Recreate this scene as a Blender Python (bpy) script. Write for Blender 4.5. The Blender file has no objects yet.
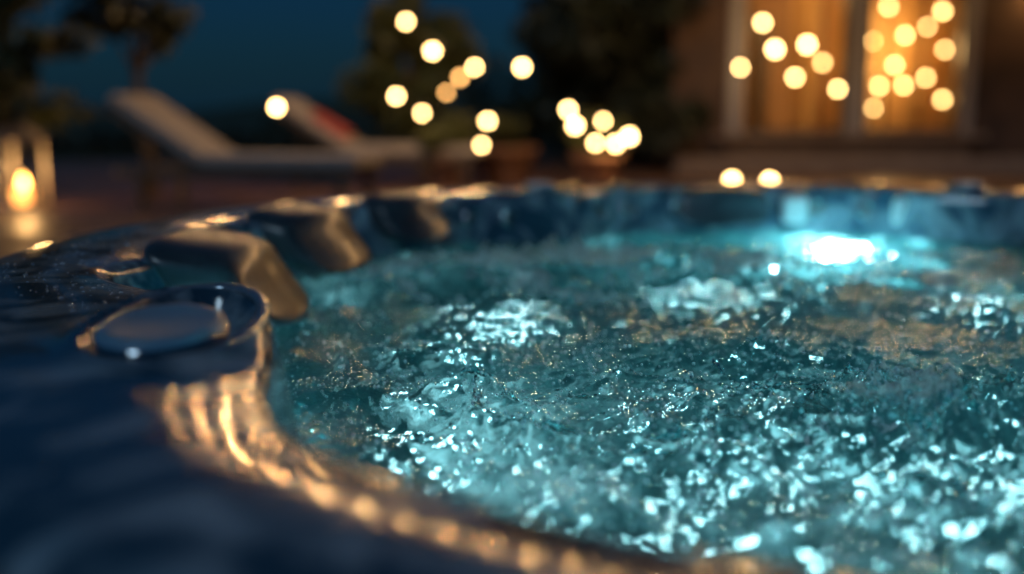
import bpy, bmesh, math, random
import numpy as np
from mathutils import Vector, Matrix
random.seed(7); rng=np.random.default_rng(7)
S=bpy.context.scene
C=S.collection
# ------------------------------------------------------------ helpers
def link(o,parent=None):
    C.objects.link(o)
    if parent: o.parent=parent
    return o
def empty(name,loc=(0,0,0)):
    e=bpy.data.objects.new(name,None); e.location=loc; e.empty_display_size=.1
    return link(e)
def mesh_obj(name,verts,faces,mat=None,parent=None,smooth=True):
    me=bpy.data.meshes.new(name); me.from_pydata([tuple(v) for v in verts],[],faces); me.update()
    if smooth: me.polygons.foreach_set('use_smooth',[True]*len(me.polygons))
    o=bpy.data.objects.new(name,me)
    if mat: me.materials.append(mat)
    return link(o,parent)
def big_mesh(name,co,quads,mat,parent=None,smooth=True):
    me=bpy.data.meshes.new(name); n=len(co); f=len(quads); k=quads.shape[1]
    me.vertices.add(n); me.vertices.foreach_set('co',np.asarray(co,np.float32).ravel())
    me.loops.add(f*k); me.loops.foreach_set('vertex_index',quads.astype(np.int32).ravel())
    me.polygons.add(f); me.polygons.foreach_set('loop_start',np.arange(0,f*k,k,dtype=np.int32))
    me.polygons.foreach_set('loop_total',np.full(f,k,dtype=np.int32))
    me.update(calc_edges=True); me.validate()
    if smooth: me.polygons.foreach_set('use_smooth',np.ones(len(me.polygons),bool))
    me.materials.append(mat)
    o=bpy.data.objects.new(name,me); return link(o,parent)
def mat(name,col=(.5,.5,.5),rough=.5,**k):
    m=bpy.data.materials.new(name); m.use_nodes=True
    b=m.node_tree.nodes['Principled BSDF']
    b.inputs['Base Color'].default_value=(*col,1); b.inputs['Roughness'].default_value=rough
    for a,v in k.items():
        a=a.replace('_',' ')
        if isinstance(v,tuple): v=(*v,1)
        b.inputs[a].default_value=v
    return m
def N(m,t,**k):
    n=m.node_tree.nodes.new(t)
    for a,v in k.items(): setattr(n,a,v)
    return n
def L(m,a,b): m.node_tree.links.new(a,b)
def noisy(m,c1,c2,scale=5,detail=6,bump=.0,bscale=40,stretch=(1,1,1),dist=0,lo=.3,hi=.7,bdist=.01):
    b=m.node_tree.nodes['Principled BSDF']
    tc=N(m,'ShaderNodeTexCoord'); mp=N(m,'ShaderNodeMapping'); mp.inputs['Scale'].default_value=stretch
    L(m,tc.outputs['Object'],mp.inputs['Vector'])
    nz=N(m,'ShaderNodeTexNoise'); nz.inputs['Scale'].default_value=scale; nz.inputs['Detail'].default_value=detail; nz.inputs['Distortion'].default_value=dist
    L(m,mp.outputs[0],nz.inputs['Vector'])
    cr=N(m,'ShaderNodeValToRGB'); cr.color_ramp.elements[0].color=(*c1,1); cr.color_ramp.elements[1].color=(*c2,1)
    cr.color_ramp.elements[0].position=lo; cr.color_ramp.elements[1].position=hi
    L(m,nz.outputs['Fac'],cr.inputs[0]); L(m,cr.outputs[0],b.inputs['Base Color'])
    if bump:
        n2=N(m,'ShaderNodeTexNoise'); n2.inputs['Scale'].default_value=bscale; n2.inputs['Detail'].default_value=4
        L(m,mp.outputs[0],n2.inputs['Vector'])
        bp=N(m,'ShaderNodeBump'); bp.inputs['Strength'].default_value=bump; bp.inputs['Distance'].default_value=bdist
        L(m,n2.outputs['Fac'],bp.inputs['Height']); L(m,bp.outputs[0],b.inputs['Normal'])
    return m
def box(name,c,s,m,parent=None,bev=.01,rot=None):
    bm=bmesh.new(); bmesh.ops.create_cube(bm,size=1)
    bmesh.ops.scale(bm,vec=s,verts=bm.verts)
    if bev: bmesh.ops.bevel(bm,geom=bm.edges[:],offset=bev,segments=2,affect='EDGES',profile=.6)
    me=bpy.data.meshes.new(name); bm.to_mesh(me); bm.free(); me.materials.append(m)
    o=bpy.data.objects.new(name,me); o.location=c
    if rot: o.rotation_euler=rot
    return link(o,parent)
def lathe(name,prof,m,parent=None,seg=48,sx=1,sy=1,loc=(0,0,0),rot=(0,0,0)):
    v=[];f=[]
    for (r,z) in prof:
        for i in range(seg):
            a=2*math.pi*i/seg; v.append((r*math.cos(a)*sx,r*math.sin(a)*sy,z))
    for j in range(len(prof)-1):
        for i in range(seg):
            k=(i+1)%seg; f.append((j*seg+i,j*seg+k,(j+1)*seg+k,(j+1)*seg+i))
    o=mesh_obj(name,v,f,m,parent); o.location=loc; o.rotation_euler=rot; return o
def tube_data(pts,rads,seg=8):
    v=[];f=[]; n=len(pts)
    for i,p in enumerate(pts):
        p=Vector(p); d=(Vector(pts[min(i+1,n-1)])-Vector(pts[max(i-1,0)])).normalized()
        u=d.cross(Vector((0.13,1,.07))).normalized(); w=d.cross(u)
        for k in range(seg):
            a=2*math.pi*k/seg; v.append(p+(u*math.cos(a)+w*math.sin(a))*rads[i])
    for i in range(n-1):
        for k in range(seg):
            q=(k+1)%seg; f.append((i*seg+k,i*seg+q,(i+1)*seg+q,(i+1)*seg+k))
    return v,f
def tubes(name,lst,m,parent=None,seg=8):
    V=[];F=[]
    for pts,r in lst:
        v,f=tube_data(pts,r,seg); o=len(V); V+=v; F+=[tuple(i+o for i in q) for q in f]
    return mesh_obj(name,V,F,m,parent)
def spheres(name,centers,rads,m,parent=None,sub=2,flat=1.0):
    bm=bmesh.new(); bmesh.ops.create_icosphere(bm,subdivisions=sub,radius=1)
    bv=np.array([v.co[:] for v in bm.verts]); bf=np.array([[v.index for v in f.verts] for f in bm.faces]); bm.free()
    c=np.asarray(centers,float); r=np.asarray(rads,float)
    bb=bv*np.array([1,1,flat])
    co=(c[:,None,:]+bb[None]*r[:,None,None]).reshape(-1,3)
    fa=(bf[None]+(np.arange(len(c))*len(bv))[:,None,None]).reshape(-1,3)
    return big_mesh(name,co,fa,m,parent)
def plight(name,loc,e,col,r=.05,parent=None):
    l=bpy.data.lights.new(name,'POINT'); l.energy=e; l.color=col; l.shadow_soft_size=r
    o=bpy.data.objects.new(name,l); o.location=loc; return link(o,parent)

# ------------------------------------------------------------ camera
cam=bpy.data.cameras.new('camera'); co=bpy.data.objects.new('camera',cam); link(co)
co.location=(0,0,.74); co.rotation_euler=(math.radians(79.9),0,0)
cam.lens=35; cam.sensor_width=36; cam.clip_start=.02; cam.clip_end=2000
cam.dof.use_dof=True; cam.dof.focus_distance=1.42; cam.dof.aperture_fstop=1.0
S.camera=co
# ------------------------------------------------------------ world
w=bpy.data.worlds.new('World'); S.world=w; w.use_nodes=True
nt=w.node_tree; bg=nt.nodes['Background']
sky=nt.nodes.new('ShaderNodeTexSky'); sky.sky_type='NISHITA'; sky.sun_disc=False
sky.sun_elevation=math.radians(1.0); sky.sun_rotation=math.radians(200); sky.ozone_density=5; sky.air_density=1; sky.dust_density=.5
mx=nt.nodes.new('ShaderNodeMix'); mx.data_type='RGBA'; mx.blend_type='MULTIPLY'; mx.inputs['Factor'].default_value=1
nt.links.new(sky.outputs[0],mx.inputs[6]); mx.inputs[7].default_value=(.20,.62,1,1)
mx2=nt.nodes.new('ShaderNodeMix'); mx2.data_type='RGBA'; mx2.inputs['Factor'].default_value=.65
nt.links.new(mx.outputs[2],mx2.inputs[6]); mx2.inputs[7].default_value=(.035,.21,.40,1)
nt.links.new(mx2.outputs[2],bg.inputs['Color']); bg.inputs['Strength'].default_value=.12
sun=bpy.data.lights.new('cool_fill','SUN'); sun.energy=.45; sun.angle=math.radians(15); sun.color=(.55,.8,1)  # no moon in view; soft cool light added to lift rim and foam
so=bpy.data.objects.new('cool_fill',sun); so.rotation_euler=(math.radians(50),0,math.radians(-35)); link(so)
S.view_settings.view_transform='Standard'; S.view_settings.look='None'; S.view_settings.exposure=0

# ------------------------------------------------------------ materials
WARM=(1,.56,.2)
acr=mat('acrylic_marble',rough=.13,Coat_Weight=.5,Coat_Roughness=.04)
noisy(acr,(.022,.055,.09),(.34,.43,.50),scale=6,detail=8,bump=.16,bscale=26,dist=1.8,lo=.43,hi=.72,bdist=.006)
acrd=mat('acrylic_basin',rough=.3)  # darker copy of the acrylic; dark of clear water put into its colour
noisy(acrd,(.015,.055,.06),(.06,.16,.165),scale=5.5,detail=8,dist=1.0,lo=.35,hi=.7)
skirt=noisy(mat('skirt_wood',rough=.5),(.025,.022,.022),(.06,.045,.04),scale=8,stretch=(1,1,.2),bump=.3)
chrome=mat('chrome',(.75,.77,.8),.10,Metallic=1.0)
collar=mat('smoked_collar',(.24,.29,.34),.12,Metallic=.6,Coat_Weight=.6,Coat_Roughness=.04)
pillowm=noisy(mat('headrest_foam',rough=.36,Coat_Weight=.3,Coat_Roughness=.14),(.018,.028,.038),(.045,.058,.07),scale=20,bump=.15,bscale=60,bdist=.002)
capm=noisy(mat('knob_plastic',rough=.38),(.11,.22,.33),(.16,.30,.42),scale=9,bump=.03)
whitep=mat('white_plastic',(.7,.75,.78),.3)
darkp=mat('dark_plastic',(.02,.025,.03),.35)
def emis(name,col,s):
    return mat(name,(0.02,.02,.02),.5,Emission_Color=col,Emission_Strength=s)
led=emis('led_cyan',(.45,.9,1),8)
# ------------------------------------------------------------ hot tub
TC=np.array([.75,1.85]); WZ=.34; RZ=.49
tub=empty('hot_tub',(0,0,0))
def g(a,c,wd,p=4):
    d=(a-c+180)%360-180
    return np.exp(-(abs(d)/wd)**p)
PODS=[(211,.195,14,2.6),(180,.09,9,4),(157,.09,8,4),(138,.05,6,4),(118,.10,8,4),(62,.12,8,4),(20,.15,9,4),(330,.15,9,4)]
def rin(a):
    r=1.445
    for c,d,wd,p in PODS: r=r-d*g(a,c,wd,p)
    return r
def pol(a,r,z): t=math.radians(a); return Vector((TC[0]+r*math.cos(t),TC[1]+r*math.sin(t),z))
WELLS=[(Vector((-.365,1.065,0)),.086,.150,.013),(pol(118,1.42,0),.06,.06,.002),(pol(62,1.41,0),.06,.06,.002),(pol(20,1.37,0),.07,.07,.002),(pol(330,1.37,0),.07,.07,.002)]
prof=[('o',1.66,-.05),('o',1.665,.40),('o',1.672,.445),('o',1.668,.468),('o',1.655,.482)]
NT=30
prof+=[('t',k/(NT-1),.49) for k in range(NT)]
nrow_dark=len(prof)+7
prof+=[('i',.020,.4895),('i',.011,.486),('i',.004,.480),('i',-.001,.472),('i',-.004,.462),('i',-.010,.44),('i',-.02,.40),('i',-.03,.345),('i',-.05,.22),('i',-.10,.10),('i',-.16,.05),('i',-.42,.03),('i',-.47,0),('i',-.50,-.3),('c',.5,-.36),('c',.001,-.36)]
NA=1440; V=[]
for j,(k,r,z) in enumerate(prof):
    for i in range(NA):
        a=i*360/NA; R=float(rin(a)); zz=z
        if k in 'oc': rr=r
        elif k=='t':
            rr=1.635*(1-r)+(R+.03)*r; zz=z+.008*math.sin(math.pi*r)
        else: rr=R+r
        if k=='i' and r<=-.42: rr=1.445+r
        t=math.radians(a); x=TC[0]+rr*math.cos(t); y=TC[1]+rr*math.sin(t)
        if k=='t' or (k=='i' and z>.43):
            for wc,ax_,ay_,ti in WELLS:
                s=math.hypot((x-wc[0])/ax_,(y-wc[1])/ay_)
                if s<2.2:
                    fall=math.exp(-(max(0,s-1)/.45)**2)
                    zz+=ti*fall*(1+max(-1,min(1.3,(y-wc[1])/ay_)))
                    zz+=.010*math.exp(-((s-1.02)/.17)**2)
                    u=min(1,max(0,(.95-s)/.16)); zz-=.034*u*u*(3-2*u)
        V.append((x,y,zz))
q=[]; ii=np.arange(NA); jj=(ii+1)%NA
for j in range(len(prof)-1): q.append(np.stack([j*NA+ii,j*NA+jj,(j+1)*NA+jj,(j+1)*NA+ii],1))
shell=big_mesh('shell',np.array(V),np.concatenate(q),acr,tub)
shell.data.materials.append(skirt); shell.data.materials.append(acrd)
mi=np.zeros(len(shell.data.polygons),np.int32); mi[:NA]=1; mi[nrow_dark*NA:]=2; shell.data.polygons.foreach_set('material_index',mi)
def control(wc,ax_,ay_,ti):
    e=bpy.data.objects.new('air_control',None); link(e,tub); e.location=(wc[0],wc[1],RZ-.003+ti); e.rotation_euler=(math.atan2(ti,ay_),0,0)
    rv=[];rf=[]; m_=16
    for i,t in enumerate(np.linspace(0,2*math.pi,96,endpoint=False)):
        for k in range(m_):
            p=2*math.pi*k/m_; wv=.008
            rv.append(((ax_+wv*math.cos(p))*math.cos(t),(ay_+wv*math.cos(p))*math.sin(t),.010+.006*math.sin(p)))
    for i in range(96):
        for k in range(m_):
            rf.append((i*m_+k,((i+1)%96)*m_+k,((i+1)%96)*m_+(k+1)%m_,i*m_+(k+1)%m_))
    mesh_obj('trim_ring',rv,rf,collar,e)
    s=ax_/.088; big=ti>.01
    oy=-.055*s if big else 0; ox=.002*s; sy=1.12 if big else 1
    lathe('knob_skirt',[(r*s,z) for r,z in [(.064,-.04),(.065,.010),(.0645,.018)]],darkp,e,56,1,sy,(ox,oy,0))
    K=[(.0645,.020),(.0645,.024),(.063,.0275),(.059,.0295),(.053,.0295),(.049,.0280),(.001,.0275)]
    lathe('knob_cap',[(r*s,z) for r,z in K],capm,e,56,1,sy,(ox,oy,0))
    R=[(.0655+.003*math.cos(t),.019+.0028*math.sin(t)) for t in np.linspace(0,2*math.pi,9)]
    lathe('knob_ring',[(r*s,z) for r,z in R],chrome,e,56,1,sy,(ox,oy,0))
for w_ in WELLS: control(*w_)
def pillow(a,r=1.40,z=.455,wt=.16,wr=.06,wz=.085,slope=.03):
    v=[];f=[];nu,nv=56,32
    sg=lambda x,p: math.copysign(abs(x)**p,x)
    for j in range(nv+1):
        ph=-math.pi/2+math.pi*j/nv
        for i in range(nu):
            th=2*math.pi*i/nu
            x=sg(math.cos(th),.36)*sg(math.cos(ph),.4); y=sg(math.sin(th),.36)*sg(math.cos(ph),.4); zz=sg(math.sin(ph),.5)
            rr=r+x*wr+slope*zz-.012*math.cos(y*3.0)+.008*math.cos(zz*2.2)*(x<0); an=a+math.degrees(y*wt/r)
            v.append(pol(an,rr,z+zz*wz*(1-.12*y*y)+.16*x*wr))
    for j in range(nv):
        for i in range(nu):
            k=(i+1)%nu; f.append((j*nu+i,j*nu+k,(j+1)*nu+k,(j+1)*nu+i))
    mesh_obj('headrest',v,f,pillowm,tub)
pillow(179.5,1.275,.432,.165,.09,.078,.05)
pillow(157,1.33,.44,.14,.07,.070,.05)
pillow(139,1.37,.45,.11,.055,.06,.04)
for a in (92,40,0): pillow(a,1.43,.43,.15,.04,.06)
def jet(a,z,r=.028,off=.0):
    R=float(rin(a))
    e=bpy.data.objects.new('jet_nozzle',None); link(e,tub)
    e.location=pol(a,R-.018-off,z); t=math.radians(a)
    e.rotation_euler=Vector((-math.cos(t),-math.sin(t),.1)).to_track_quat('Z','Y').to_euler()
    lathe('jet_ring',[(r*1.2,-.01),(r*1.25,.0),(r*1.15,.007),(r*.9,.008),(r*.8,.002)],chrome,e,24)
    lathe('jet_core',[(r*.8,.0),(r*.6,-.003),(r*.3,.006),(r*.001,.008)],darkp,e,24)
for a in (168,148,128,124,110,105,98,80,74,52,48,30,12): jet(a,.42,.024)
for a in range(75,200,12): jet(a,.24,.026,.01)
for a in (83,69):
    e=bpy.data.objects.new('water_spout',None); link(e,tub); e.location=pol(a,1.40,.42); e.rotation_euler=(0,0,math.radians(a+90))
    box('spout_body',(0,0,0),(.08,.06,.09),whitep,e,.018); box('spout_mouth',(0,-.022,-.040),(.05,.03,.022),darkp,e,.004)
def lamp(a,z,r,e_w,col=(.30,.87,1),rad=None,m=led,up=.35,soft=.03):
    R=(rad if rad is not None else float(rin(a))-.06)
    e=bpy.data.objects.new('underwater_lamp',None); link(e,tub); e.location=pol(a,R,z); t=math.radians(a)
    e.rotation_euler=Vector((-math.cos(t),-math.sin(t),up)).to_track_quat('Z','Y').to_euler()
    lathe('lamp_bezel',[(r*1.35,-.02),(r*1.35,.006),(r*1.1,.012),(r,.004)],chrome,e,32)
    lathe('lamp_lens',[(r,.004),(r*.8,.012),(r*.4,.018),(.001,.02)],m,e,32)
    plight('lamp_light',(0,0,.03+soft),e_w,col,soft,e)
ledw=emis('led_white',(.75,.97,1),420)
lamp(78.5,.22,.036,11,(.36,.89,1),1.27,ledw,soft=.045)
lamp(236,.12,.03,3.5); lamp(262,.12,.03,5.5); lamp(290,.12,.03,6.5); lamp(318,.12,.03,5); lamp(196,.10,.03,4)  # unseen near and side wall lamps, added to light foam and water
# small emitters added on bench and footwell to make sparkles in the water
ledp=emis('glint_point_glow',(.62,.93,1),200)
sp=[]
rs=random.Random(5)
for k in range(12):
    a=rs.uniform(0,360); r_=rs.uniform(.1,.88); sp.append(tuple(pol(a,r_,-.352)))
sp+= [tuple(pol(a,.955,-.10)) for a in range(10,360,45)]
sp+= [tuple(pol(a,1.10,.047)) for a in (246,256,266,276)]
spheres('glint_points',sp,[.0075]*len(sp),ledp,tub,2)

# ------------------------------------------------------------ water
n=1024; Lw=3.2; dx=Lw/n
kx=np.fft.fftfreq(n,dx)*2*np.pi; KX,KY=np.meshgrid(kx,kx,indexing='ij'); K=np.sqrt(KX**2+KY**2); K[0,0]=1
def field(lam0,lam1,p=0,seed=1):
    r=np.random.default_rng(seed); F=np.fft.fft2(r.standard_normal((n,n)))
    k0,k1=2*np.pi/lam1,2*np.pi/lam0
    band=np.exp(-(np.log(K/np.sqrt(k0*k1))/(np.log(k1/k0)/2))**2)*K**p; band[0,0]=0
    F=F*band; h=np.real(np.fft.ifft2(F)); s=h.std()
    dxf=np.real(np.fft.ifft2(-1j*KX/K*F))/s; dyf=np.real(np.fft.ifft2(-1j*KY/K*F))/s
    return h/s,dxf,dyf
f1=field(.16,.5,-1,1); f2=field(.05,.14,-1,2); f3=field(.014,.038,-1,3); fm=field(.2,.7,-1,4)[0]; ff=field(.03,.12,-1,5)[0]; ff2=field(.010,.03,-.5,6)[0]
ax=np.arange(n)*dx; X0=TC[0]-1.6+ax; Y0=TC[1]-1.6+ax
X,Y=np.meshgrid(X0,Y0,indexing='ij')
def G(cx,cy,sx,sy): return np.exp(-((X-cx)/sx)**2-((Y-cy)/sy)**2)
amp=.56+.25*np.clip(fm,-1,1.5)+.5*G(.45,1.2,.45,.3)+.7*G(0,2.45,.5,.3)-.28*G(1.5,1.9,.6,.7)
h=.0110*f1[0]*amp+.0056*f2[0]*amp+.0016*f3[0]*amp
mound=.045*G(.47,1.20,.24,.11)+.03*G(.80,1.18,.25,.14)+.035*G(-.15,2.35,.3,.15)+.04*G(.35,2.50,.35,.13)+.012*G(.4,1.62,.3,.12)
h=h+mound*(1+.25*ff)
DX=(.0110*f1[1]+.0064*f2[1]+.0018*f3[1])*amp; DY=(.0110*f1[2]+.0064*f2[2]+.0018*f3[2])*amp
foam=1.4*G(.52,1.22,.26,.10)+1.0*G(.85,1.27,.22,.12)+.70*G(.45,1.62,.22,.08)+2.3*G(-.15,2.4,.42,.20)+2.3*G(.35,2.55,.5,.20)+.40*G(.9,2.1,.45,.11)+.7*G(.15,2.05,.5,.12)
foam=foam*(.8+.35*fm)+.26*ff+.14*ff2-.50
foam=np.clip(foam,0,1)
h=h+foam*.004*(1+.9*ff2)
X2=X-DX; Y2=Y-DY; Z2=WZ+h
idx=np.arange(n*n).reshape(n,n)
rr=np.sqrt((X-TC[0])**2+(Y-TC[1])**2)
keep=(rr<1.46)
co_=np.stack([X2,Y2,Z2],-1).reshape(-1,3)
a=idx[:-1,:-1];b=idx[1:,:-1];c=idx[1:,1:];d=idx[:-1,1:]
kk=(keep[:-1,:-1]&keep[1:,1:]&keep[1:,:-1]&keep[:-1,1:])
Q=np.stack([a[kk],b[kk],c[kk],d[kk]],1)
used=np.zeros(n*n,bool); used[Q.ravel()]=True; remap=np.cumsum(used)-1
wm=bpy.data.materials.new('water_mat'); wm.use_nodes=True; T=wm.node_tree; T.nodes.clear()
out=N(wm,'ShaderNodeOutputMaterial')
gl=N(wm,'ShaderNodeBsdfPrincipled')
for k_,v_ in {'Base Color':(.34,.88,.93,1),'Roughness':.03,'Transmission Weight':1.0,'IOR':1.45}.items(): gl.inputs[k_].default_value=v_
fo=N(wm,'ShaderNodeBsdfPrincipled'); fo.inputs['Base Color'].default_value=(.84,.88,.88,1); fo.inputs['Roughness'].default_value=.18
tl=N(wm,'ShaderNodeBsdfTranslucent'); tl.inputs[0].default_value=(.72,.91,.93,1)
m2=N(wm,'ShaderNodeMixShader'); m2.inputs[0].default_value=.5; L(wm,fo.outputs[0],m2.inputs[1]); L(wm,tl.outputs[0],m2.inputs[2])
tc=N(wm,'ShaderNodeTexCoord')
at=N(wm,'ShaderNodeAttribute'); at.attribute_name='foam'
nz=N(wm,'ShaderNodeTexNoise'); nz.inputs['Scale'].default_value=55; nz.inputs['Detail'].default_value=7; nz.inputs['Roughness'].default_value=.68; nz.inputs['Distortion'].default_value=.8; L(wm,tc.outputs['Object'],nz.inputs['Vector'])
vo=N(wm,'ShaderNodeTexVoronoi'); vo.inputs['Scale'].default_value=210; L(wm,tc.outputs['Object'],vo.inputs['Vector'])
ma=N(wm,'ShaderNodeMath',operation='MULTIPLY_ADD'); L(wm,nz.outputs['Fac'],ma.inputs[0]); ma.inputs[1].default_value=2.2; ma.inputs[2].default_value=-1.46
mb=N(wm,'ShaderNodeMath',operation='ADD'); L(wm,at.outputs['Fac'],mb.inputs[0]); L(wm,ma.outputs[0],mb.inputs[1])
mc=N(wm,'ShaderNodeMath',operation='MULTIPLY_ADD'); L(wm,vo.outputs['Distance'],mc.inputs[0]); mc.inputs[1].default_value=-.4; L(wm,mb.outputs[0],mc.inputs[2])
mr=N(wm,'ShaderNodeMapRange'); mr.inputs['From Min'].default_value=.0; mr.inputs['From Max'].default_value=.5; mr.inputs['To Max'].default_value=.92; L(wm,mc.outputs[0],mr.inputs['Value'])
m3=N(wm,'ShaderNodeMixShader'); L(wm,mr.outputs[0],m3.inputs[0]); L(wm,gl.outputs[0],m3.inputs[1]); L(wm,m2.outputs[0],m3.inputs[2])
n5=N(wm,'ShaderNodeTexNoise'); n5.inputs['Scale'].default_value=95; n5.inputs['Detail'].default_value=3; L(wm,tc.outputs['Object'],n5.inputs['Vector'])
bp=N(wm,'ShaderNodeBump'); bp.inputs['Strength'].default_value=.7; bp.inputs['Distance'].default_value=.004; L(wm,n5.outputs['Fac'],bp.inputs['Height'])
bp2=N(wm,'ShaderNodeBump'); bp2.inputs['Strength'].default_value=.9; bp2.inputs['Distance'].default_value=.005; bp2.invert=True; L(wm,vo.outputs['Distance'],bp2.inputs['Height']); L(wm,bp.outputs[0],bp2.inputs['Normal'])
L(wm,bp.outputs[0],gl.inputs['Normal']); L(wm,bp2.outputs[0],fo.inputs['Normal']); L(wm,m3.outputs[0],out.inputs[0])
water=big_mesh('water',co_[used],remap[Q],wm)
fa=water.data.attributes.new('foam','FLOAT','POINT'); fa.data.foreach_set('value',foam.reshape(-1)[used].astype(np.float32))
bubm=mat('bubble_film',(.5,.66,.70),.05,IOR=1.9)
glassd=mat('droplet_glass',(.9,.97,1),.03,Transmission_Weight=.8,IOR=1.33)
pf=(np.clip(foam+.1,0,1)**1.3*(rr<1.34)+.02*(rr<1.32)+.40*G(-.02,1.65,.19,.18)*(ff>.2)*(rr<1.32))*(1/(.25+(Y-.2)**2)); pf=pf.reshape(-1); pf/=pf.sum()  # extra beads added centre-left, off the foam, to catch gold glints
nb=26000
pick=rng.choice(n*n,nb,p=pf,replace=False); br=.0007+.0024*rng.random(nb)**4
pc=co_[pick].copy(); pc[:,2]+=br*.3
spheres('foam_bubbles',pc,br,bubm,water,1)
nd=600; cx=rng.normal(.50,.32,nd); cy=rng.normal(1.25,.16,nd); cz=WZ+.015+np.abs(rng.normal(0,.024,nd))
ok=((cx-TC[0])**2+(cy-TC[1])**2)<1.2**2
spheres('splash_droplets',np.stack([cx,cy,cz],1)[ok],(.0008+.0018*rng.random(nd)**3)[ok],bubm,water,2)
nr=700; aa=rng.uniform(170,265,nr); rr_=np.array([float(rin(x)) for x in aa])+.03+rng.random(nr)*.17
t_=np.radians(aa); xx=TC[0]+rr_*np.cos(t_); yy=TC[1]+rr_*np.sin(t_)
okr=(rr_<1.61)
for wc,a1,a2,_ in WELLS[:1]: okr&=(np.hypot((xx-wc[0])/a1,(yy-wc[1])/a2)>2.1)
u_=np.clip((1.635-rr_)/(1.635-np.array([float(rin(x)) for x in aa])-.03),0,1)
cc=np.stack([xx,yy,.4905+.008*np.sin(np.pi*u_)],1)
spheres('rim_droplets',cc[okr],(.001+.003*rng.random(nr)**3)[okr],glassd,tub,2,.5)

# ------------------------------------------------------------ deck / ground
deck=mat('deck_wood',rough=.35); b=deck.node_tree.nodes['Principled BSDF']
tc=N(deck,'ShaderNodeTexCoord'); br_=N(deck,'ShaderNodeTexBrick'); br_.inputs['Scale'].default_value=1; br_.inputs['Brick Width'].default_value=2.4; br_.inputs['Row Height'].default_value=.14; br_.inputs['Mortar Size'].default_value=.006
br_.inputs['Color1'].default_value=(.15,.075,.045,1); br_.inputs['Color2'].default_value=(.10,.05,.032,1); br_.inputs['Mortar'].default_value=(.008,.006,.005,1)
L(deck,tc.outputs['Object'],br_.inputs['Vector']); L(deck,br_.outputs['Color'],b.inputs['Base Color'])
nz=N(deck,'ShaderNodeTexNoise'); nz.inputs['Scale'].default_value=3; L(deck,tc.outputs['Object'],nz.inputs['Vector']); L(deck,nz.outputs['Fac'],b.inputs['Roughness'])
def ring(name,r0,r1,z,m,seg=128,cy=0):
    v=[];f=[]
    for r in (r0,r1):
        for i in range(seg):
            t=2*math.pi*i/seg; v.append((TC[0]+r*math.cos(t),TC[1]+r*math.sin(t),z))
    for i in range(seg): k=(i+1)%seg; f.append((i,k,seg+k,seg+i))
    return mesh_obj(name,v,f,m,None,False)
ring('deck',1.655,14.5,0,deck)
grass=noisy(mat('lawn',rough=.9),(.012,.02,.008),(.03,.045,.015),scale=2,bump=.5,bscale=30)
ring('ground',14.3,900,-.02,grass)
# ------------------------------------------------------------ chaises
cush=noisy(mat('cushion_fabric',rough=.85),(.27,.24,.23),(.35,.32,.31),scale=15,bump=.2,bscale=200,bdist=.002)
frame=noisy(mat('chaise_frame',rough=.45),(.05,.035,.025),(.09,.06,.04),scale=10)
def chaise(loc,rz,towel=None):
    e=empty('lounge_chair',loc); e.rotation_euler=(0,0,rz)
    Wd=.62
    for s in (-1,1):
        box('side_rail',(.0,s*(Wd/2-.02),.27),(1.9,.045,.07),frame,e,.008)
        for x in (-.75,.85): box('leg',(x,s*(Wd/2-.02),.118),(.06,.05,.235),frame,e,.006)
    for i in range(9): box('slat',(-.25+i*.13,0,.315),(.09,Wd-.1,.02),frame,e,.004)
    box('seat_cushion',(.36,0,.365),(1.25,Wd-.02,.085),cush,e,.03)
    ang=math.radians(33)
    box('back_cushion',(-.28-.40*math.cos(ang),0,.35+.40*math.sin(ang)+.03),(.86,Wd-.02,.085),cush,e,.03,(0,ang,0))
    box('back_frame',(-.28-.40*math.cos(ang)-.03,0,.35+.40*math.sin(ang)-.04),(.86,Wd,.03),frame,e,.006,(0,ang,0))
    for s in (-1,1): box('back_strut',(-.72,s*.24,.38),(.03,.03,.34),frame,e,.004,(0,math.radians(-15),0))
    if towel: box('towel',(-.50,.0,.585),(.40,.40,.10),towel,e,.04,(0,ang,.2))
    return e
chaise((-2.02,7.7,0),math.radians(-12))
red=noisy(mat('towel_red',rough=.95),(.35,.05,.05),(.45,.10,.08),scale=30,bump=.5,bscale=200)
chaise((-1.25,9.7,0),math.radians(-8),red)
# ------------------------------------------------------------ lantern
def lantern(loc,h=.66,wd=.3,power=10,name='candle_lantern'):
    e=empty(name,loc)
    pw=mat('lantern_paint',(.40,.35,.31),.5)
    flame=emis('candle_flame',(1,.42,.08),32)
    wax=mat('candle_wax',(.9,.75,.5),.5,Subsurface_Weight=.3,Emission_Color=(1,.38,.07),Emission_Strength=4)
    box('base',(0,0,.02),(wd,wd,.04),pw,e,.006)
    hb=h*.68
    for sx in (-1,1):
        for sy in (-1,1): box('post',(sx*(wd/2-.015),sy*(wd/2-.015),.04+hb/2),(.025,.025,hb-.004),pw,e,.003)
    box('top_frame',(0,0,.04+hb+.012),(wd+.01,wd+.01,.025),pw,e,.004)
    lathe('roof',[(wd*.68,0),(wd*.66,.01),(wd*.3,h*.10),(wd*.2,h*.11),(wd*.2,h*.15),(.001,h*.16)],pw,e,4,loc=(0,0,.066+hb),rot=(0,0,math.radians(45))).data.polygons.foreach_set('use_smooth',[False]*20)
    tubes('handle',[([(math.cos(t)*.05,0,.06+hb+h*.15+.05+math.sin(t)*.05) for t in np.linspace(-.8,math.pi+.8,14)],[.005]*14)],frame,e)
    lathe('candle',[(.001,.04),(.075,.04),(.078,.14),(.065,.15),(.02,.14),(.001,.14)],wax,e,24)
    lathe('flame',[(.001,.15),(.018,.165),(.028,.19),(.016,.225),(.001,.25)],flame,e,16)
    plight('candle_light',(0,0,.30),power,WARM,.04,e)
    return e
lantern((-3.72,7.6,0),.70,.27,8)
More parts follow.
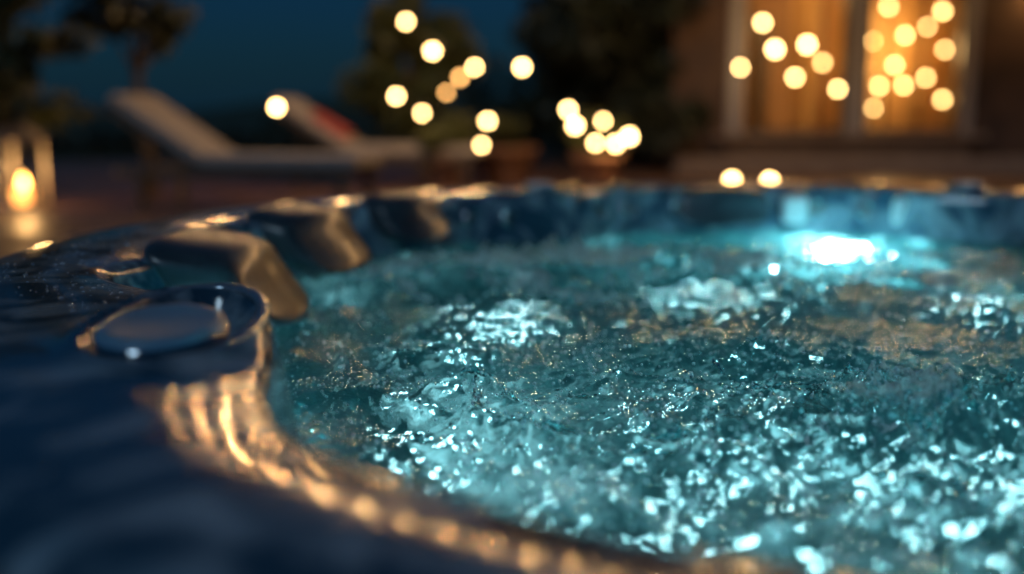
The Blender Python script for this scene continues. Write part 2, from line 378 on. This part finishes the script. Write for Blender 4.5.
# ------------------------------------------------------------ string lights
bulb=emis('bulb_glow',(1,.60,.22),42); bulb2=emis('bulb_dim',(1,.48,.14),16); bulbh=emis('added_bulb_glow',(1,.55,.2),520)
wire=mat('wire_black',(.02,.02,.02),.6)
def string(pts,m=bulb,r=.028,name='string_lights',lights=(),power=2.5,wires=True):
    e=empty(name,(0,0,0))
    spheres('bulbs',pts,[r*(.75+.5*random.random()) for _ in pts],m,e,2)
    if wires:
        path=[]
        for i in range(len(pts)-1):
            a=Vector(pts[i])+Vector((0,0,r+.03)); b=Vector(pts[i+1])+Vector((0,0,r+.03))
            for t in np.linspace(0,1,6)[:-1]:
                path.append(a.lerp(b,t)-Vector((0,0,.12*(a-b).length*t*(1-t))))
        path.append(Vector(pts[-1])+Vector((0,0,r+.03)))
        tubes('wire',[(path,[.004]*len(path))],wire,e,5)
        tubes('sockets',[([Vector(p)+Vector((0,0,r*.8)),Vector(p)+Vector((0,0,r+.035))],[.012,.010]) for p in pts],wire,e,8)
    for i in lights: plight('bulb_light',(pts[i][0],pts[i][1]-.07,pts[i][2]-.02),power,WARM,.04,e)
    return e
string([(-1.35,9.1,1.95),(-.93,9,1.50),(-.70,9,1.25),(-.33,9,1.11),(.09,9,1.11)],lights=(2,),power=6)
string([(-1.05,9.2,.86),(-.80,9,.71),(-.22,9,.64),(-.27,8.9,.43)],lights=(1,),power=4)
string([(-.49,9.6,1.04),(-.62,9.6,.9)],bulb2,wires=False)
string([(-2.0,8.6,.76)],bulb,.036,wires=False)
string([(.5,9,.74),(.57,9.1,.60),(.81,9,.64),(.74,8.9,.45),(.93,9,.44),(1.06,9.1,.50)],lights=(4,),power=6)
string([(2.62,11.6,2.3),(2.81,11.5,1.70),(2.96,11.5,1.41),(2.58,11.5,1.21),(3.32,11.5,1.46),(3.2,11.5,1.10),(3.69,11.5,.97)],bulb,.031,lights=(3,),power=3)
def cat(a,b,nb,sag):
    a=Vector(a);b=Vector(b); return [tuple(a.lerp(b,t)-Vector((0,0,sag*4*t*(1-t)))) for t in np.linspace(0,1,nb)]
string(cat((1.5,8.95,3.5),(4.6,4.2,3.35),12,.35),bulbh,.030)  # out-of-view string added, extra bright, for glints on water and rim
string(cat((-3.2,8.95,2.45),(1.5,8.95,3.5),14,.30),bulbh,.022)  # second unseen string, added for gold sparkle in the ripples and lip
e=empty('light_pole',(4.65,4.15,0)); lathe('pole',[(.035,0),(.03,3.5),(.001,3.51)],frame,e,16); lathe('pole_base',[(.14,0),(.14,.03),(.05,.05)],frame,e,24)  # unseen post added to carry the overhead string
for i,(x,y) in enumerate([(2.07,9.4),(2.40,9.3)]):
    e=empty('tealight_candle',(x,y,0)); lathe('glass_cup',[(.04,0),(.045,.05)],whitep,e,20)
    spheres('flame',[(0,0,.085)],[.034],bulb,e,2)
# ------------------------------------------------------------ vegetation
leafm=noisy(mat('leaf',rough=.5,),(.03,.045,.015),(.08,.085,.025),scale=3)
leafd=noisy(mat('leaf_dark',rough=.55),(.010,.018,.010),(.025,.033,.015),scale=3)
bark=noisy(mat('bark',rough=.9),(.05,.035,.025),(.12,.085,.06),scale=12,stretch=(1,1,.2),bump=.6)
def leaves(name,clumps,nper,size,m,parent,seed=0):
    r=np.random.default_rng(seed); P=[]
    for c,rad in clumps:
        d=r.normal(size=(nper,3)); d/=np.linalg.norm(d,axis=1)[:,None]; P.append(np.array(c)+d*(rad*(r.random(nper)**.45))[:,None]*np.array([1,1,.75]))
    P=np.concatenate(P); k=len(P)
    u=r.normal(size=(k,3)); u/=np.linalg.norm(u,axis=1)[:,None]; v=np.cross(u,r.normal(size=(k,3))); v/=np.linalg.norm(v,axis=1)[:,None]
    s=(size*(.6+.8*r.random(k)))[:,None]
    co=np.stack([P-u*s,P+v*s*.42,P+u*s,P-v*s*.42],1).reshape(-1,3)
    return big_mesh(name,co,np.arange(4*k).reshape(k,4),m,parent,False)
def tree(name,base,h,spread,ncl,nper,size,m,seed,z0=.35,trunk=.06,cr=.35):
    rd=random.Random(seed); e=empty(name,base); T_=[]; cl=[]
    top=Vector((rd.uniform(-.1,.1),rd.uniform(-.1,.1),h*.8))
    tp=[Vector((0,0,0)).lerp(top,t)+Vector((math.sin(t*5+seed)*.05,math.cos(t*4)*.04,0)) for t in np.linspace(0,1,8)]
    T_.append((tp,[trunk*(1-.75*t) for t in np.linspace(0,1,8)]))
    for i in range(ncl):
        t=rd.uniform(z0,1); s=tp[min(7,int(t*7))]; an=rd.uniform(0,6.283); L_=spread*rd.uniform(.35,1)*(1.15-.5*t)
        en=s+Vector((math.cos(an)*L_,math.sin(an)*L_,rd.uniform(.05,.35)*h*.5)); mid=s.lerp(en,.5)+Vector((0,0,-.04))
        T_.append(([s,mid,en],[trunk*.4,trunk*.25,trunk*.08])); cl.append((tuple(en),cr*rd.uniform(.5,1.1))); cl.append((tuple(mid.lerp(en,.5)),cr*.5))
    tubes('trunk_and_limbs',T_,bark,e); leaves('foliage',cl,nper,size,m,e,seed); return e
tree('olive_tree',(-3.25,9.0,0),3.1,.75,20,50,.07,leafd,3,.42,.06,.24)
tree('olive_tree',(-4.0,7.4,0),2.6,.85,24,90,.055,leafm,5,.3,.05,.26)
tree('garden_tree',(-1.05,11.3,0),2.3,.75,22,170,.09,leafm,8,.3,.07,.32)
tree('garden_tree',(1.35,12.6,0),3.9,1.1,40,220,.10,leafd,11,.12,.09,.45)
tree('garden_tree',(1.05,13.8,0),3.4,1.0,34,220,.10,leafd,12,.12,.09,.42)
terr=noisy(mat('terracotta',rough=.8),(.14,.065,.04),(.22,.11,.07),scale=6,bump=.2)
def potted(loc,r,h,fr,m,seed):
    e=empty('potted_shrub',loc)
    lathe('pot',[(r*.7,0),(r*.95,h*.85),(r*1.05,h*.86),(r*1.05,h),(r*.92,h),(r*.9,h*.9),(.001,h*.9)],terr,e,32)
    rd=random.Random(seed); cl=[((rd.uniform(-1,1)*fr*.6,rd.uniform(-1,1)*fr*.6,h+fr*rd.uniform(.2,1.2)),fr*.45) for _ in range(9)]
    tubes('stems',[([(0,0,h*.85),tuple(c)],[.012,.004]) for c,_ in cl],bark,e,6)
    leaves('foliage',cl,110,.045,m,e,seed); return e
potted((.80,9.35,0),.24,.34,.30,leafm,2)
potted((-.05,9.9,0),.30,.38,.22,leafm,3)
potted((-.62,9.5,0),.2,.3,.3,leafm,4)
r=random.Random(4)
hed=empty('hedge',(0,0,0))
leaves('foliage',[((x+r.uniform(-.3,.3),17+r.uniform(-.5,.5),r.uniform(-.1,.25)),.6) for x in np.arange(-14,0,.4)]+[((x+r.uniform(-.3,.3),16.5,r.uniform(.2,1.6)),.7) for x in np.arange(-.6,3,.25)],220,.10,leafd,hed,9)
hv=[];hf=[]
for i,x in enumerate(np.linspace(-400,400,81)):
    z=5+3*math.sin(x*.017+1)+2*math.sin(x*.05); hv+= [(x,420,-2),(x,450,z)]
for i in range(80): hf.append((2*i,2*i+2,2*i+3,2*i+1))
mesh_obj('hills',hv,hf,grass)
# ------------------------------------------------------------ house
stucco=noisy(mat('stucco',rough=.9),(.035,.022,.018),(.095,.055,.038),scale=2.5,detail=10,bump=.5,bscale=60)
plinth=noisy(mat('stone_plinth',rough=.8),(.16,.11,.085),(.23,.17,.13),scale=4,bump=.3)
framem=mat('window_paint',(.27,.25,.25),.4)
H=empty('house',(0,0,0))
HY=12.0; x0,x1=1.9,9.5; wx0,wx1=2.56,5.44; wz0,wz1=.44,2.75
box('wall_left',((x0+wx0)/2,HY+.15,1.75),(wx0-x0,.3,3.5),stucco,H,0)
box('wall_right',((wx1+x1)/2,HY+.15,1.75),(x1-wx1,.3,3.5),stucco,H,0)
box('wall_above',((wx0+wx1)/2,HY+.15,(wz1+3.5)/2),(wx1-wx0-.002,.296,3.5-wz1),stucco,H,0)
box('wall_below',((wx0+wx1)/2,HY+.15,wz0/2),(wx1-wx0-.002,.296,wz0),plinth,H,0)
box('side_wall',(x0+.15,HY+2.8,1.75),(.3,5,3.5),stucco,H,0)
box('sill',((wx0+wx1)/2,HY-.06,wz0-.01),(wx1-wx0+.3,.22,.07),plinth,H,.01)
box('plinth_step',((x0+x1)/2,HY-.25,.09),(x1-x0,.5,.18),plinth,H,.015)
box('roof_eave',((x0+x1)/2,HY+1.2,3.62),(x1-x0+1,8,.2),framem,H,.02)
xm=4.07
for x,wd in ((wx0+.08,.16),(xm,.22),(wx1-.05,.10)): box('mullion',(x,HY+.02,(wz0+wz1)/2),(wd,.12,wz1-wz0-.01),framem,H,.01)
dfr=mat('dark_sash',(.03,.022,.02),.4)
for xa,xb in ((wx0+.16,xm-.11),(xm+.11,wx1-.1)):
    for z in (wz0+.035,wz1-.04): box('rail',((xa+xb)/2,HY+.05,z),(xb-xa-.004,.08,.06),dfr,H,.01)
    for x in (xa+.03,xb-.035): box('stile',(x,HY+.055,(wz0+wz1)/2),(.05,.075,wz1-wz0-.15),dfr,H,.01)
room=noisy(mat('room_wall',rough=.9),(.35,.2,.11),(.5,.3,.17),scale=2)
box('room_back',(4.5,HY+3.2,1.6),(6,.1,3.4),room,H,0); box('room_floor',(4.6,HY+1.75,.38),(5,2.8,.08),deck,H,0); box('room_ceiling',(4.6,HY+1.75,3.1),(5,2.8,.08),room,H,0)
box('room_cabinet',(3.1,HY+2.4,1.2),(.9,.5,1.6),dfr,H,.02); box('room_cabinet_low',(5.1,HY+2.2,.75),(1.0,.5,.7),dfr,H,.02)
cm=bpy.data.materials.new('sheer'); cm.use_nodes=True; cm.node_tree.nodes.clear()
o_=N(cm,'ShaderNodeOutputMaterial'); d_=N(cm,'ShaderNodeBsdfDiffuse'); d_.inputs[0].default_value=(.6,.42,.2,1); t2=N(cm,'ShaderNodeBsdfTranslucent'); t2.inputs[0].default_value=(.8,.55,.26,1); x_=N(cm,'ShaderNodeMixShader'); x_.inputs[0].default_value=.6
L(cm,d_.outputs[0],x_.inputs[1]); L(cm,t2.outputs[0],x_.inputs[2]); L(cm,x_.outputs[0],o_.inputs[0])
def curtain(xa,xb,y,amp_,folds,z0_=.5,z1_=2.95):
    nx=folds*10; v=[];f=[]
    for i in range(nx+1):
        x=xa+(xb-xa)*i/nx; p=2*math.pi*i/10+.9*math.sin(i*.13)
        v+=[(x,y+amp_*math.sin(p)*1.2,z0_),(x,y+amp_*math.sin(p+.2),z1_)]
    for i in range(nx): f.append((2*i,2*i+2,2*i+3,2*i+1))
    return mesh_obj('curtain',v,f,cm,H)
curtain(2.72,2.95,HY+.45,.09,2); curtain(3.42,3.72,HY+.45,.10,3); curtain(3.86,4.02,HY+.45,.09,2)
curtain(4.18,4.52,HY+.50,.10,3); curtain(4.62,4.95,HY+.5,.1,3); curtain(5.1,5.40,HY+.50,.09,3)
plight('room_lamp',(3.7,HY+1.3,2.2),36,(1,.58,.2),.2,H); plight('room_lamp',(4.75,HY+1.0,1.5),62,(1,.61,.23),.12,H)
bl=emis('fairy_glow',(1,.60,.20),24)
rd=random.Random(21)
fp=[(4.33,1.55),(4.31,1.20),(4.62,1.27),(4.98,1.72),(5.0,1.12),(4.4,.76),(4.75,1.03),(5.15,1.9),(4.5,1.95),(4.85,2.2),(5.2,1.45),(4.72,1.62),(4.45,1.02),(5.22,.86),(3.75,1.30)]
string([(x,HY+.30+rd.uniform(-.02,.02),z) for x,z in fp],bl,.03,wires=False,name='fairy_lights')
e=empty('fill_sconce',(6.15,HY-.08,2.1)); box('backplate',(0,.05,0),(.12,.03,.3),framem,e,.01); lathe('shade',[(.05,-.12),(.07,.1),(.001,.12)],bulb2,e,20,loc=(0,-.06,0)); plight('sconce_fill',(0,-.22,0),9,WARM,.06,e)  # out-of-view sconce added as a warm light on wall and deck
